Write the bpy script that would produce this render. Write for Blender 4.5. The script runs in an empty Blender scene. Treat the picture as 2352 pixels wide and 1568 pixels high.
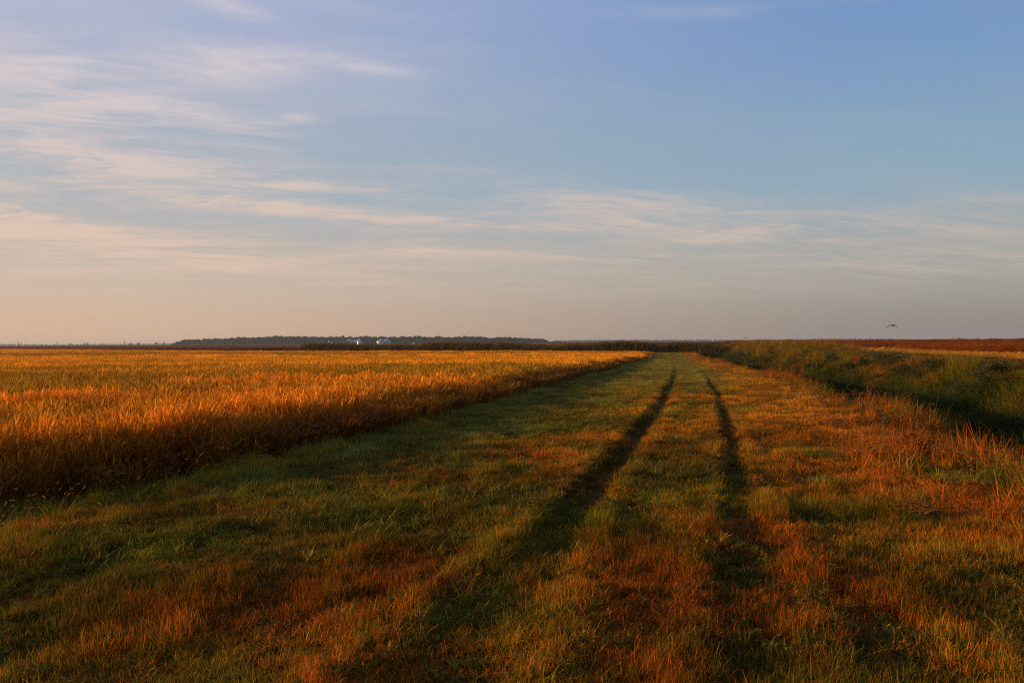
import bpy, bmesh, math
import numpy as np
from mathutils import Vector, Matrix

SC = bpy.context.scene
COL = SC.collection
rng = np.random.default_rng(7)
R = math.radians

# ---------------------------------------------------------------- tuning
SUN_EL, SUN_AZ = 7.9, -94.0        # azimuth from +Y towards +X (negative = left of view)
SUN_STRENGTH = 5.0
SUN_COLOR = (1.0, 0.55, 0.20)
SKY_STRENGTH = 0.10
EXPOSURE = 0.35
HAZE_DENSITY = 0.00009
CAM_H = 1.75
F = 1829.0                          # focal length in units of a 2352 px wide picture
HORIZON = 786.5

# ---------------------------------------------------------------- helpers
def tag(o, label=None, cat=None, group=None, kind=None):
    if label: o['label'] = label
    if cat: o['category'] = cat
    if group: o['group'] = group
    if kind: o['kind'] = kind
    return o

def mesh_obj(name, V, Fc, mat, parent=None, smooth=False, attrs=None):
    me = bpy.data.meshes.new(name)
    V = np.asarray(V, dtype=np.float32)
    if isinstance(Fc, np.ndarray) and Fc.ndim == 2:
        n, k = Fc.shape
        me.vertices.add(len(V)); me.vertices.foreach_set('co', V.ravel())
        me.loops.add(n * k); me.loops.foreach_set('vertex_index', Fc.astype(np.int32).ravel())
        me.polygons.add(n)
        me.polygons.foreach_set('loop_start', np.arange(0, n * k, k, dtype=np.int32))
        me.update(calc_edges=True); me.validate()
    else:
        me.from_pydata([tuple(v) for v in V], [], [tuple(f) for f in Fc]); me.update()
    if attrs:
        for an, arr in attrs.items():
            a = me.attributes.new(an, 'FLOAT_COLOR', 'POINT')
            arr4 = np.ones((len(V), 4), np.float32); arr4[:, :3] = arr
            a.data.foreach_set('color', arr4.ravel())
    if smooth:
        me.polygons.foreach_set('use_smooth', [True] * len(me.polygons))
    for m in (mat if isinstance(mat, (list, tuple)) else [mat]):
        me.materials.append(m)
    o = bpy.data.objects.new(name, me)
    COL.objects.link(o)
    if parent: o.parent = parent
    return o

def empty(name, loc, rz=0.0):
    o = bpy.data.objects.new(name, None); COL.objects.link(o)
    o.location = loc; o.rotation_euler = (0, 0, rz); o.empty_display_size = .2
    return o

def copy_tree(o, parent=None):
    c = o.copy(); COL.objects.link(c)
    if parent: c.parent = parent
    for ch in [x for x in bpy.data.objects if x.parent is o]:
        copy_tree(ch, c)
    return c

class MB:
    """collects simple solids and links them as one mesh"""
    def __init__(s): s.v, s.f = [], []
    def add(s, V, Fc):
        b = len(s.v); s.v += [tuple(p) for p in V]; s.f += [tuple(i + b for i in f) for f in Fc]
    def box(s, c, d, rz=0):
        M = Matrix.Rotation(rz, 3, 'Z'); V = []
        for z in (-1, 1):
            for x, y in ((-1, -1), (1, -1), (1, 1), (-1, 1)):
                V.append(Vector(c) + M @ Vector((x * d[0] / 2, y * d[1] / 2, z * d[2] / 2)))
        s.add(V, [(3, 2, 1, 0), (4, 5, 6, 7), (0, 1, 5, 4), (1, 2, 6, 5), (2, 3, 7, 6), (3, 0, 4, 7)])
    def tube(s, p, q, r0, r1=None, n=8, cap=True):
        r1 = r0 if r1 is None else r1
        p, q = Vector(p), Vector(q); d = (q - p).normalized()
        a = d.orthogonal().normalized(); b = d.cross(a); V = []
        for c, r in ((p, r0), (q, r1)):
            for i in range(n):
                t = 2 * math.pi * i / n
                V.append(c + a * math.cos(t) * r + b * math.sin(t) * r)
        Fc = [(i, (i + 1) % n, n + (i + 1) % n, n + i) for i in range(n)]
        if cap: Fc += [tuple(range(n))[::-1], tuple(range(n, 2 * n))]
        s.add(V, Fc)
    def lathe(s, prof, n=32, c=(0, 0, 0)):
        V = []
        for r, z in prof:
            for i in range(n):
                t = 2 * math.pi * i / n; V.append((c[0] + r * math.cos(t), c[1] + r * math.sin(t), c[2] + z))
        Fc = []
        for k in range(len(prof) - 1):
            for i in range(n):
                Fc.append((k * n + i, k * n + (i + 1) % n, (k + 1) * n + (i + 1) % n, (k + 1) * n + i))
        s.add(V, Fc)
    def build(s, name, mat, parent=None, smooth=False):
        return mesh_obj(name, s.v, s.f, mat, parent, smooth)

# numpy value noise
def _hash(ix, iy, seed):
    h = (ix.astype(np.int64) * 374761393 + iy.astype(np.int64) * 668265263 + seed * 1442695041) & 0xffffffff
    h = ((h ^ (h >> 13)) * 1274126177) & 0xffffffff
    return ((h ^ (h >> 16)) & 0xffff) / 65535.0
def vnoise(x, y, seed=0):
    x = np.asarray(x, float); y = np.asarray(y, float)
    ix, iy = np.floor(x), np.floor(y); fx, fy = x - ix, y - iy
    fx = fx * fx * (3 - 2 * fx); fy = fy * fy * (3 - 2 * fy)
    a, b = _hash(ix, iy, seed), _hash(ix + 1, iy, seed)
    c, d = _hash(ix, iy + 1, seed), _hash(ix + 1, iy + 1, seed)
    return (a * (1 - fx) + b * fx) * (1 - fy) + (c * (1 - fx) + d * fx) * fy
def fbm(x, y, seed=0, o=4):
    s = 0; w = .5; t = 0
    for i in range(o):
        s = s + w * vnoise(x * 2 ** i, y * 2 ** i, seed + i * 17); t += w; w *= .5
    return s / t
def sstep(x, a, b):
    t = np.clip((np.asarray(x, float) - a) / (b - a), 0, 1); return t * t * (3 - 2 * t)

# ---------------------------------------------------------------- terrain
# lateral position of the left wheel rut (the track bends gently), as X over distance Y
_LY = np.array([-400, -20, 0, 4, 6.66, 11, 17.6, 25, 39, 68, 110, 190, 300, 9000])
_LX = np.array([-102, -6.6, -1.45, -.42, .27, 1.38, 3.02, 4.8, 7.9, 13.9, 22.0, 38.0, 60.0, 62.0])
_ys = np.concatenate([np.arange(-400, 400, .5), np.arange(400, 9001, 50)])
_xs = np.interp(_ys, _LY, _LX)
for _ in range(30):
    k = np.convolve(_xs[:1600], np.ones(5) / 5, 'same'); _xs[2:1598] = k[2:1598]
def Lx(Y): return np.interp(Y, _ys, _xs)

RUT2 = 1.68
def rut_fade(Y, k):
    if k: return (.16 + .84 * sstep(Y, 7.5, 12)) * (.72 + .4 * sstep(fbm(Y * .45, Y * 0 + 1.7, 61), .35, .6)) * (1 - .85 * sstep(Y, 36, 55))
    return (.30 + .70 * sstep(Y, 4.4, 8.0)) * (.75 + .35 * sstep(fbm(Y * .4, Y * 0 + 5.7, 67), .35, .6)) * (1 - .8 * sstep(Y, 48, 75))
def drop(Y): return -1.15 * sstep(Y, 12, 150)
def height(X, Y):
    X = np.asarray(X, float); Y = np.asarray(Y, float)
    u = X - Lx(Y)
    right = sstep(u, 10, 18)
    z = drop(Y) * (1 - right) + right * (.40 + .42 * sstep(X, 60, 420))
    z = z - .24 * sstep(-u, 4.7, 6.2)                               # the crop stands lower than the track
    z = z + .05 * (fbm(X * 1.9, Y * 1.5, 13, 3) - .5) * (np.abs(u) < 9) + .05 * (fbm(X * .55, Y * .55, 3) - .5) + .05 * (fbm(X * .12, Y * .12, 9) - .5) * 2
    w0 = .06 * (fbm(Y * .22, Y * 0 + 3.1, 31) - .5) * 2
    w1 = .06 * (fbm(Y * .22, Y * 0 + 8.1, 37) - .5) * 2
    dm = .85 + .3 * fbm(Y * .3, Y * 0, 5)
    for c, wob, d, w in ((0.0, w0, .085 * rut_fade(Y, 0), .20 + .12 * (1 - sstep(Y, 4, 8.5))), (RUT2, w1, .078 * rut_fade(Y, 1), .15 + .08 * (1 - sstep(Y, 6, 10)))):
        q = (u - c - wob) / w
        z = z - d * dm * np.exp(-(q ** 4)) + .035 * np.exp(-((np.abs(q) - 1.75) / .5) ** 2)
    # ditch
    zz = np.interp(u + 1.5 * (fbm(Y * .16, Y * 0, 51) - .5) * sstep(Y, 6, 14), [4.7, 5.6, 7.4, 8.9, 12.2, 14.0, 16.0, 17.4, 19.5, 24],
                   [0, -.25, -1.2, -1.95, -2.15, -1.75, -.35, .05, .05, 0])
    # the ditch narrows into a notch far up the track
    return z + zz * (1 - .5 * sstep(Y, 150, 230)) + .25 * (fbm(X * .3, Y * .3, 77) - .5) * sstep(u, 10, 12) * (1 - sstep(u, 21, 23))

def at(px, py, zoff=0.0):
    """ground point seen at picture position (2352 px wide), by marching the view ray"""
    yh = HORIZON - .0055 * (px - 1176)
    dx, dz = (px - 1176) / F, (yh - py) / F
    Y = np.concatenate([np.arange(2.5, 60, .05), np.arange(60, 1500, .5)])
    X = dx * Y; Z = CAM_H + dz * Y
    h = height(X, Y) + zoff
    k = np.nonzero(Z <= h)[0]
    i = k[0] if len(k) else len(Y) - 1
    return float(X[i]), float(Y[i]), float(height(X[i], Y[i]))

def px2(px, py, D):
    """world point at distance D for a picture position"""
    yh = HORIZON - .0055 * (px - 1176)
    return Vector(((px - 1176) / F * D, D, CAM_H + (yh - py) / F * D))

# ---------------------------------------------------------------- materials
def new_mat(name):
    m = bpy.data.materials.new(name); m.use_nodes = True
    nt = m.node_tree; nt.nodes.clear()
    out = nt.nodes.new('ShaderNodeOutputMaterial')
    return m, nt, out

def plant_mat(name, transl=.35, rough=.55, spec=.15, patch=None):
    """colour = per-plant colour * per-blade colour"""
    m, nt, out = new_mat(name); N, L = nt.nodes.new, nt.links.new
    a = N('ShaderNodeAttribute'); a.attribute_type = 'INSTANCER'; a.attribute_name = 'tint'
    b = N('ShaderNodeAttribute'); b.attribute_type = 'GEOMETRY'; b.attribute_name = 'bl'
    mul = N('ShaderNodeMix'); mul.data_type = 'RGBA'; mul.blend_type = 'MULTIPLY'; mul.inputs[0].default_value = 1
    L(a.outputs['Color'], mul.inputs[6]); L(b.outputs['Color'], mul.inputs[7])
    p = N('ShaderNodeBsdfPrincipled'); p.inputs['Roughness'].default_value = rough
    p.inputs['Specular IOR Level'].default_value = spec
    t = N('ShaderNodeBsdfTranslucent'); mx = N('ShaderNodeMixShader'); mx.inputs[0].default_value = transl
    L(mul.outputs[2], p.inputs['Base Color']); L(mul.outputs[2], t.inputs['Color'])
    L(p.outputs[0], mx.inputs[1]); L(t.outputs[0], mx.inputs[2]); L(mx.outputs[0], out.inputs[0])
    return m

def leaf_mat(name, c0, c1, transl=.3, scale=3.0):
    """foliage that is not scattered: two colours mixed by noise in object space"""
    m, nt, out = new_mat(name); N, L = nt.nodes.new, nt.links.new
    tc = N('ShaderNodeTexCoord'); n = N('ShaderNodeTexNoise'); n.inputs['Scale'].default_value = scale
    L(tc.outputs['Object'], n.inputs['Vector'])
    r = N('ShaderNodeValToRGB'); r.color_ramp.elements[0].color = (*c0, 1); r.color_ramp.elements[1].color = (*c1, 1)
    r.color_ramp.elements[0].position = .38; r.color_ramp.elements[1].position = .62
    L(n.outputs['Fac'], r.inputs[0])
    p = N('ShaderNodeBsdfPrincipled'); p.inputs['Roughness'].default_value = .6; p.inputs['Specular IOR Level'].default_value = .15
    t = N('ShaderNodeBsdfTranslucent'); mx = N('ShaderNodeMixShader'); mx.inputs[0].default_value = transl
    L(r.outputs[0], p.inputs['Base Color']); L(r.outputs[0], t.inputs['Color'])
    L(p.outputs[0], mx.inputs[1]); L(t.outputs[0], mx.inputs[2]); L(mx.outputs[0], out.inputs[0])
    return m

def solid_mat(name, c, rough=.6, metal=0.0, var=.15, scale=2.0, spec=.4, stretch=(1, 1, 1)):
    m, nt, out = new_mat(name); N, L = nt.nodes.new, nt.links.new
    tc = N('ShaderNodeTexCoord'); mp = N('ShaderNodeMapping'); mp.inputs['Scale'].default_value = stretch
    n = N('ShaderNodeTexNoise'); n.inputs['Scale'].default_value = scale; n.inputs['Detail'].default_value = 5
    L(tc.outputs['Object'], mp.inputs[0]); L(mp.outputs[0], n.inputs['Vector'])
    r = N('ShaderNodeValToRGB')
    r.color_ramp.elements[0].color = (*[x * (1 - var) for x in c], 1); r.color_ramp.elements[1].color = (*[min(1, x * (1 + var)) for x in c], 1)
    r.color_ramp.elements[0].position = .35; r.color_ramp.elements[1].position = .65
    L(n.outputs['Fac'], r.inputs[0])
    p = N('ShaderNodeBsdfPrincipled'); p.inputs['Roughness'].default_value = rough; p.inputs['Metallic'].default_value = metal
    p.inputs['Specular IOR Level'].default_value = spec
    L(r.outputs[0], p.inputs['Base Color']); L(p.outputs[0], out.inputs[0])
    return m

M_GRASS = plant_mat('grass_blades', .34, .5, .05)
M_CROP = plant_mat('ripe_crop', .25, .5, .05)
M_WEED = plant_mat('weed_leaves', .30, .55, .04)
M_TREE = plant_mat('wood_leaves', .15, .7, .02)

# ground: dark soil and thatch, browner under the crop
def ground_mat():
    m, nt, out = new_mat('soil_and_thatch'); N, L = nt.nodes.new, nt.links.new
    g = N('ShaderNodeNewGeometry')
    n1 = N('ShaderNodeTexNoise'); n1.inputs['Scale'].default_value = .6; n1.inputs['Detail'].default_value = 6
    n2 = N('ShaderNodeTexNoise'); n2.inputs['Scale'].default_value = 18; n2.inputs['Detail'].default_value = 5
    L(g.outputs['Position'], n1.inputs['Vector']); L(g.outputs['Position'], n2.inputs['Vector'])
    r1 = N('ShaderNodeValToRGB'); e = r1.color_ramp.elements
    e[0].position = .35; e[0].color = (.060, .032, .007, 1); e[1].position = .65; e[1].color = (.120, .058, .010, 1)
    r2 = N('ShaderNodeValToRGB'); e = r2.color_ramp.elements
    e[0].position = .3; e[0].color = (.45, .42, .4, 1); e[1].position = .75; e[1].color = (1.25, 1.15, 1, 1)
    L(n1.outputs['Fac'], r1.inputs[0]); L(n2.outputs['Fac'], r2.inputs[0])
    mx = N('ShaderNodeMix'); mx.data_type = 'RGBA'; mx.blend_type = 'MULTIPLY'; mx.inputs[0].default_value = 1
    L(r1.outputs[0], mx.inputs[6]); L(r2.outputs[0], mx.inputs[7])
    b = N('ShaderNodeBump'); b.inputs['Strength'].default_value = .6; b.inputs['Distance'].default_value = .04
    L(n2.outputs['Fac'], b.inputs['Height'])
    p = N('ShaderNodeBsdfPrincipled'); p.inputs['Roughness'].default_value = 1; p.inputs['Specular IOR Level'].default_value = 0
    L(mx.outputs[2], p.inputs['Base Color']); L(b.outputs[0], p.inputs['Normal']); L(p.outputs[0], out.inputs[0])
    return m
M_GROUND = ground_mat()

# ---------------------------------------------------------------- ground sheet
def grow(a, b, s, k):
    r = [a]
    while r[-1] < b: r.append(r[-1] + s); s *= k
    r[-1] = b
    return np.array(r)
us = np.concatenate([-grow(8, 8300, .5, 1.12)[::-1], np.arange(-7.6, -1.0, .2), np.arange(-.96, 2.7, .07),
                     np.arange(2.8, 26, .25), grow(26.5, 8300, .6, 1.12)])
ysg = np.concatenate([-grow(4, 250, .6, 1.3)[::-1], np.arange(-3.4, 2, .4), np.arange(2.2, 30, .16), grow(30.3, 8400, .3, 1.045)])
UU, YY = np.meshgrid(us, ysg)
XX = UU + Lx(YY) * np.clip(1 - np.abs(UU) / 8300, 0, 1)
ZZ = height(XX, YY)
nu, ny = len(us), len(ysg)
idx = np.arange(nu * ny).reshape(ny, nu)
Fq = np.stack([idx[:-1, :-1], idx[:-1, 1:], idx[1:, 1:], idx[1:, :-1]], -1).reshape(-1, 4)
ground = mesh_obj('ground', np.stack([XX, YY, ZZ], -1).reshape(-1, 3), Fq, M_GROUND, smooth=True)
tag(ground, 'dark soil and matted thatch of the grass track, ditch and fields', 'ground', kind='structure')

# still water at the bottom of the ditch
M_WATER, nt, out = new_mat('ditch_water')
p = nt.nodes.new('ShaderNodeBsdfPrincipled'); p.inputs['Base Color'].default_value = (.012, .014, .010, 1)
p.inputs['Roughness'].default_value = .08; nt.links.new(p.outputs[0], out.inputs[0])
yw = np.arange(3, 230, 1.0)
V = []
for y in yw:
    l, d = float(Lx(y)), float(drop(y))
    V += [(l + 8.2, y, d * .75 - 2.02), (l + 13.2, y, d * .75 - 2.02)]
water = mesh_obj('ditch_water', V, [(2 * i, 2 * i + 1, 2 * i + 3, 2 * i + 2) for i in range(len(yw) - 1)], M_WATER)
tag(water, 'narrow dark still water lying along the ditch bottom', 'water', kind='structure')

# ---------------------------------------------------------------- plant builders
def strips(base, az, h, lean, droop, width, segs=3, face=None, taper=.12, seed=0, waist=None):
    """n grass blades; every argument an array of length n (base n,3)"""
    n = len(az); t = np.linspace(0, 1, segs + 1)
    d = np.stack([np.cos(az), np.sin(az), 0 * az], -1)
    out = (lean[:, None] * t + droop[:, None] * t ** 2.2) * h[:, None]
    up = h[:, None] * (t - .45 * np.minimum(droop, 1.4)[:, None] * t ** 2.6)
    c = base[:, None, :] + d[:, None, :] * out[..., None]; c[..., 2] += up
    fa = (az + np.pi / 2) if face is None else face
    w = np.stack([np.cos(fa), np.sin(fa), 0 * fa], -1)
    prof = 1 - (1 - taper) * t ** 1.7
    if waist is not None: prof = waist(t)
    W = width[:, None] * .5 * prof
    V = np.stack([c - w[:, None, :] * W[..., None], c + w[:, None, :] * W[..., None]], 2)
    b = (np.arange(n) * (segs + 1) * 2)[:, None]
    k = (np.arange(segs) * 2)[None, :]
    f = np.stack([b + k, b + k + 1, b + k + 3, b + k + 2], -1).reshape(-1, 4)
    return V.reshape(-1, 3), f, (segs + 1) * 2

class Acc:
    def __init__(s): s.V, s.F, s.C, s.n = [], [], [], 0
    def add(s, V, Fc, C):
        s.V.append(V); s.F.append(Fc + s.n); s.C.append(C); s.n += len(V)
    def src(s, name, mat):
        o = mesh_obj(name, np.concatenate(s.V), np.concatenate(s.F), mat, attrs={'bl': np.concatenate(s.C)})
        COL.objects.unlink(o)                                        # only a source for the scatter, never in the scene
        return o

def disk(n, r):
    a = rng.uniform(0, 2 * np.pi, n); q = r * np.sqrt(rng.uniform(0, 1, n))
    return np.stack([q * np.cos(a), q * np.sin(a), np.zeros(n)], -1)

def blade_col(n, k, lo=.6, hi=1.35, hue=.15):
    b = rng.uniform(lo, hi, n)[:, None] * (1 + hue * rng.normal(0, 1, (n, 3)) * np.array([.5, .5, .8]))
    return np.repeat(np.clip(b, .15, 2), k, 0)

def grass_tuft(name, n, r, h, w, mat, lean=(.05, .6), droop=(0, .9), segs=3, hvar=.35, green=0.0):
    A = Acc(); az = rng.uniform(0, 2 * np.pi, n)
    V, Fc, k = strips(disk(n, r), az, np.clip(rng.normal(h, h * hvar, n), h * .25, h * 2.2), rng.uniform(*lean, n),
                      rng.uniform(*droop, n) * rng.uniform(0, 1, n), rng.uniform(.6, 1.3, n) * w, segs,
                      face=az + np.pi / 2 + rng.normal(0, .7, n))
    A.add(V, Fc, blade_col(n, k))
    return A.src(name, mat)

# short mown grass: thin blades, mixed with a few bright dry straws and broad green leaves
def mown_tuft(name, n, r, h, w, broad=3, straw=4):
    A = Acc(); az = rng.uniform(0, 2 * np.pi, n)
    V, Fc, k = strips(disk(n, r), az, np.clip(rng.normal(h, h * .45, n), h * .3, h * 2.2), rng.uniform(.05, 1.35, n) * rng.uniform(.3, 1, n),
                      rng.uniform(0, 1.8, n) * rng.uniform(0, 1, n), rng.uniform(.5, 1.6, n) * w, 4, face=az + np.pi / 2 + rng.normal(0, .7, n))
    pal = np.array([[1, 1, 1], [1, 1, 1], [1.3, 1.4, 1.7], [.42, .82, .7], [.8, .55, .6]])[rng.integers(0, 5, n)]
    A.add(V, Fc, blade_col(n, k, .55, 1.4) * np.repeat(pal, k, 0))
    if broad:
        az = rng.uniform(0, 2 * np.pi, broad)
        V, Fc, k = strips(disk(broad, r), az, rng.uniform(.9, 1.6, broad) * h, rng.uniform(.2, .8, broad), rng.uniform(.5, 1.4, broad),
                          rng.uniform(1.6, 2.4, broad) * w, 5, face=az + np.pi / 2 + rng.normal(0, .3, broad))
        A.add(V, Fc, blade_col(broad, k, .8, 1.3) * np.array([.75, 1.15, .9]))
    if straw:
        az = rng.uniform(0, 2 * np.pi, straw)
        V, Fc, k = strips(disk(straw, r), az, rng.uniform(1.1, 1.9, straw) * h, rng.uniform(.0, .5, straw), rng.uniform(0, .5, straw),
                          np.full(straw, w * .75), 3)
        A.add(V, Fc, blade_col(straw, k, 1.2, 2.3) * np.array([1.15, 1.1, 1.1]))
    return A.src(name, M_GRASS)

def foxtail_tuft(name, n, r, h):
    A = Acc(); az = rng.uniform(0, 2 * np.pi, n); b = disk(n, r); hh = rng.uniform(.7, 1.2, n) * h
    V, Fc, k = strips(b, az, hh, rng.uniform(.05, .4, n), rng.uniform(.1, .9, n), np.full(n, .003), 5)
    A.add(V, Fc, blade_col(n, k, .8, 1.2))
    # heads: short fat strips at the stem ends
    tip = V.reshape(n, 6, 2, 3).mean(2); e, d = tip[:, -1], tip[:, -1] - tip[:, -2]
    d /= np.linalg.norm(d, axis=1)[:, None]
    for q in (0, np.pi / 2):
        ln = rng.uniform(.04, .07, n); t = np.linspace(0, 1, 5)
        c = e[:, None] + d[:, None] * (ln[:, None] * t)[..., None]; c[..., 2] -= (ln[:, None] * t ** 2) * .35
        w = np.stack([np.cos(az + q), np.sin(az + q), 0 * az], -1)
        W = .0045 * np.array([.5, 1, 1, .8, .2])
        VV = np.stack([c - w[:, None] * W[None, :, None], c + w[:, None] * W[None, :, None]], 2)
        bb = (np.arange(n) * 10)[:, None]; kk = (np.arange(4) * 2)[None]
        ff = np.stack([bb + kk, bb + kk + 1, bb + kk + 3, bb + kk + 2], -1).reshape(-1, 4)
        A.add(VV.reshape(-1, 3), ff, blade_col(n, 10, .9, 1.4) * np.array([1.0, 1.1, 1.2]))
    az = rng.uniform(0, 2 * np.pi, n * 3)
    V, Fc, k = strips(disk(n * 3, r), az, rng.uniform(.4, .8, n * 3) * h, rng.uniform(.1, .6, n * 3), rng.uniform(.3, 1.2, n * 3), np.full(n * 3, .007), 4)
    A.add(V, Fc, blade_col(n * 3, k) * np.array([.7, 1.1, .8]))
    return A.src(name, M_GRASS)

# ripe cereal: stem, long pointed leaves and a nodding seed head on every stalk
def crop_clump(name, n, r, wide=1.0, leaves=2, segs=4, head=True, stems=True):
    A = Acc(); b = disk(n, r); az = rng.uniform(0, 2 * np.pi, n)
    hs = np.clip(rng.normal(.78, .06, n), .55, .95)
    if stems:
        V, Fc, k = strips(b, az, hs, rng.uniform(0, .18, n), rng.uniform(0, .12, n), np.full(n, .006 * wide), 2, taper=.6)
        A.add(V, Fc, blade_col(n, k, .5, .9, .1))
        tops = V.reshape(n, 3, 2, 3).mean(2)[:, -1]
    else:
        tops = b + np.array([0, 0, 1]) * hs[:, None]
    if head:
        ha = az + rng.normal(0, .5, n)
        V, Fc, k = strips(tops - np.array([0, 0, .06]), ha, rng.uniform(.17, .26, n), rng.uniform(.02, .22, n), rng.uniform(0, .6, n),
                          rng.uniform(.012, .021, n) * wide ** .8, 5, waist=lambda t: np.array([.25, .8, 1, 1, .8, .3]))
        A.add(V, Fc, blade_col(n, k, .8, 1.5, .12) * np.array([1.1, 1.05, .95]))
    for q in range(leaves):
        la = az + rng.uniform(-3, 3, n); up = rng.uniform(.3, .72, n)[:, None]
        lb = b * (1 - up) + tops * up * .98; lb[:, 2] = tops[:, 2] * up[:, 0]
        V, Fc, k = strips(lb, la, rng.uniform(.22, .46, n), rng.uniform(.03, .24, n), rng.uniform(0, .6, n) * rng.uniform(0, 1, n) ** 2,
                          rng.uniform(.009, .016, n) * wide, segs, face=la + np.pi / 2 + rng.normal(0, .6, n))
        A.add(V, Fc, blade_col(n, k, .6, 1.3, .14))
    return A.src(name, M_CROP)

# bushy weeds: thin branching stems with many small leaves
def leafy_clump(name, nst, r, h, leaf, per=14, mat=None, top=.25, flat=.5):
    A = Acc(); b = disk(nst, r); az = rng.uniform(0, 2 * np.pi, nst); hh = rng.uniform(.6, 1.15, nst) * h
    ln = rng.uniform(.05, .4, nst); dr = rng.uniform(0, .35, nst)
    V, Fc, k = strips(b, az, hh, ln, dr, np.full(nst, .006 * max(1, h)), 4, taper=.4)
    A.add(V, Fc, blade_col(nst, k, .5, .8))
    mid = V.reshape(nst, 5, 2, 3).mean(2)
    for s in range(nst):
        t = rng.uniform(top, 1.02, per); i = np.minimum((t * 4).astype(int), 3); f = (t * 4 - i)[:, None]
        c = mid[s][i] * (1 - f) + mid[s][i + 1] * f + rng.normal(0, .03 * h, (per, 3))
        la = rng.uniform(0, 2 * np.pi, per)
        L_ = rng.uniform(.6, 1.3, per) * leaf * (1.25 - .6 * t)
        V, Fc, k = strips(c, la, L_ * rng.uniform(.3, 1, per), rng.uniform(.3, 1.5, per) * flat * 2, rng.uniform(0, .8, per), L_ * rng.uniform(.3, .5, per), 2,
                          waist=lambda tt: np.array([.3, 1, .15]))
        A.add(V, Fc, blade_col(per, k))
    return A.src(name, mat or M_WEED)

def crown_src(name, H, Rr, nclump, nleaf, leaf, trunk=True):
    """small tree for far woods: trunk plus leaf clumps filling an uneven crown"""
    A = Acc()
    V, Fc, k = strips(np.zeros((2, 3)), np.array([0., 1.5]), np.full(2, H * .5), np.zeros(2), np.zeros(2), np.full(2, .5), 2)
    A.add(V, Fc, np.full((len(V), 3), .5))
    for c in range(nclump):
        th = rng.uniform(0, 2 * np.pi); q = math.sqrt(rng.uniform(0, 1)); zz = rng.uniform(.22, .95)
        rad = Rr * math.sin(math.pi * min(.98, max(.08, zz)) ** 1.3) ** .6
        cc = np.array([math.cos(th) * q * rad, math.sin(th) * q * rad, zz * H])
        cr = Rr * rng.uniform(.25, .45)
        d = rng.normal(0, 1, (nleaf, 3)); d /= np.linalg.norm(d, axis=1)[:, None]
        pts = cc + d * cr * rng.uniform(.5, 1, (nleaf, 1)) * np.array([1, 1, .75])
        la = rng.uniform(0, 2 * np.pi, nleaf)
        V, Fc, k = strips(pts, la, rng.uniform(.3, 1, nleaf) * leaf, rng.uniform(.2, 1.5, nleaf), rng.uniform(0, .5, nleaf), rng.uniform(.6, 1, nleaf) * leaf, 1, taper=.6)
        A.add(V, Fc, np.repeat(rng.uniform(.7, 1.25, (1, 1)) * rng.uniform(.75, 1.25, (nleaf, 1)) * np.ones(3), k, 0))
    return A

# ---------------------------------------------------------------- scatter (one object of stuff, instanced plants)
def scatter(name, P, rot, scl, tint, srcs, label, cat):
    n = len(P)
    me = bpy.data.meshes.new(name); me.vertices.add(n); me.vertices.foreach_set('co', np.asarray(P, np.float32).ravel())
    a = me.attributes.new('rot', 'FLOAT_VECTOR', 'POINT'); a.data.foreach_set('vector', np.asarray(rot, np.float32).ravel())
    a = me.attributes.new('scl', 'FLOAT_VECTOR', 'POINT'); a.data.foreach_set('vector', np.asarray(scl, np.float32).ravel())
    a = me.attributes.new('pick', 'INT', 'POINT'); a.data.foreach_set('value', rng.integers(0, len(srcs), n).astype(np.int32))
    c4 = np.ones((n, 4), np.float32); c4[:, :3] = np.clip(tint, .001, 1)
    a = me.attributes.new('tint', 'FLOAT_COLOR', 'POINT'); a.data.foreach_set('color', c4.ravel())
    o = bpy.data.objects.new(name, me); COL.objects.link(o)
    me.materials.append(srcs[0].data.materials[0])
    sc = bpy.data.collections.new(name + '_plants')
    for s in srcs: sc.objects.link(s)
    ng = bpy.data.node_groups.new(name + '_scatter', 'GeometryNodeTree')
    ng.interface.new_socket('Geometry', in_out='INPUT', socket_type='NodeSocketGeometry')
    ng.interface.new_socket('Geometry', in_out='OUTPUT', socket_type='NodeSocketGeometry')
    N, L = ng.nodes.new, ng.links.new
    gi, go = N('NodeGroupInput'), N('NodeGroupOutput')
    ci = N('GeometryNodeCollectionInfo'); ci.inputs['Collection'].default_value = sc
    ci.inputs['Separate Children'].default_value = True; ci.inputs['Reset Children'].default_value = True
    ip = N('GeometryNodeInstanceOnPoints'); ip.inputs['Pick Instance'].default_value = True
    def att(an, ty):
        q = N('GeometryNodeInputNamedAttribute'); q.data_type = ty; q.inputs['Name'].default_value = an
        return next(s for s in q.outputs if s.enabled and s.name == 'Attribute')
    L(gi.outputs[0], ip.inputs['Points']); L(ci.outputs[0], ip.inputs['Instance'])
    L(att('pick', 'INT'), ip.inputs['Instance Index']); L(att('rot', 'FLOAT_VECTOR'), ip.inputs['Rotation'])
    L(att('scl', 'FLOAT_VECTOR'), ip.inputs['Scale']); L(ip.outputs[0], go.inputs[0])
    md = o.modifiers.new('scatter', 'NODES'); md.node_group = ng
    tag(o, label, cat, kind='stuff')
    return o

class Pts:
    def __init__(s): s.P, s.R, s.S, s.T = [], [], [], []
    def add(s, P, rot, scl, tint): s.P.append(P); s.R.append(rot); s.S.append(scl); s.T.append(tint)
    def cat(s): return [np.concatenate(q) for q in (s.P, s.R, s.S, s.T)]

def lerp(a, b, t): return np.asarray(a)[None] * (1 - t[:, None]) + np.asarray(b)[None] * t[:, None]
def rots(n, tilt=.12):
    return np.stack([rng.normal(0, tilt, n), rng.normal(0, tilt, n), rng.uniform(0, 2 * np.pi, n)], -1)

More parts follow.
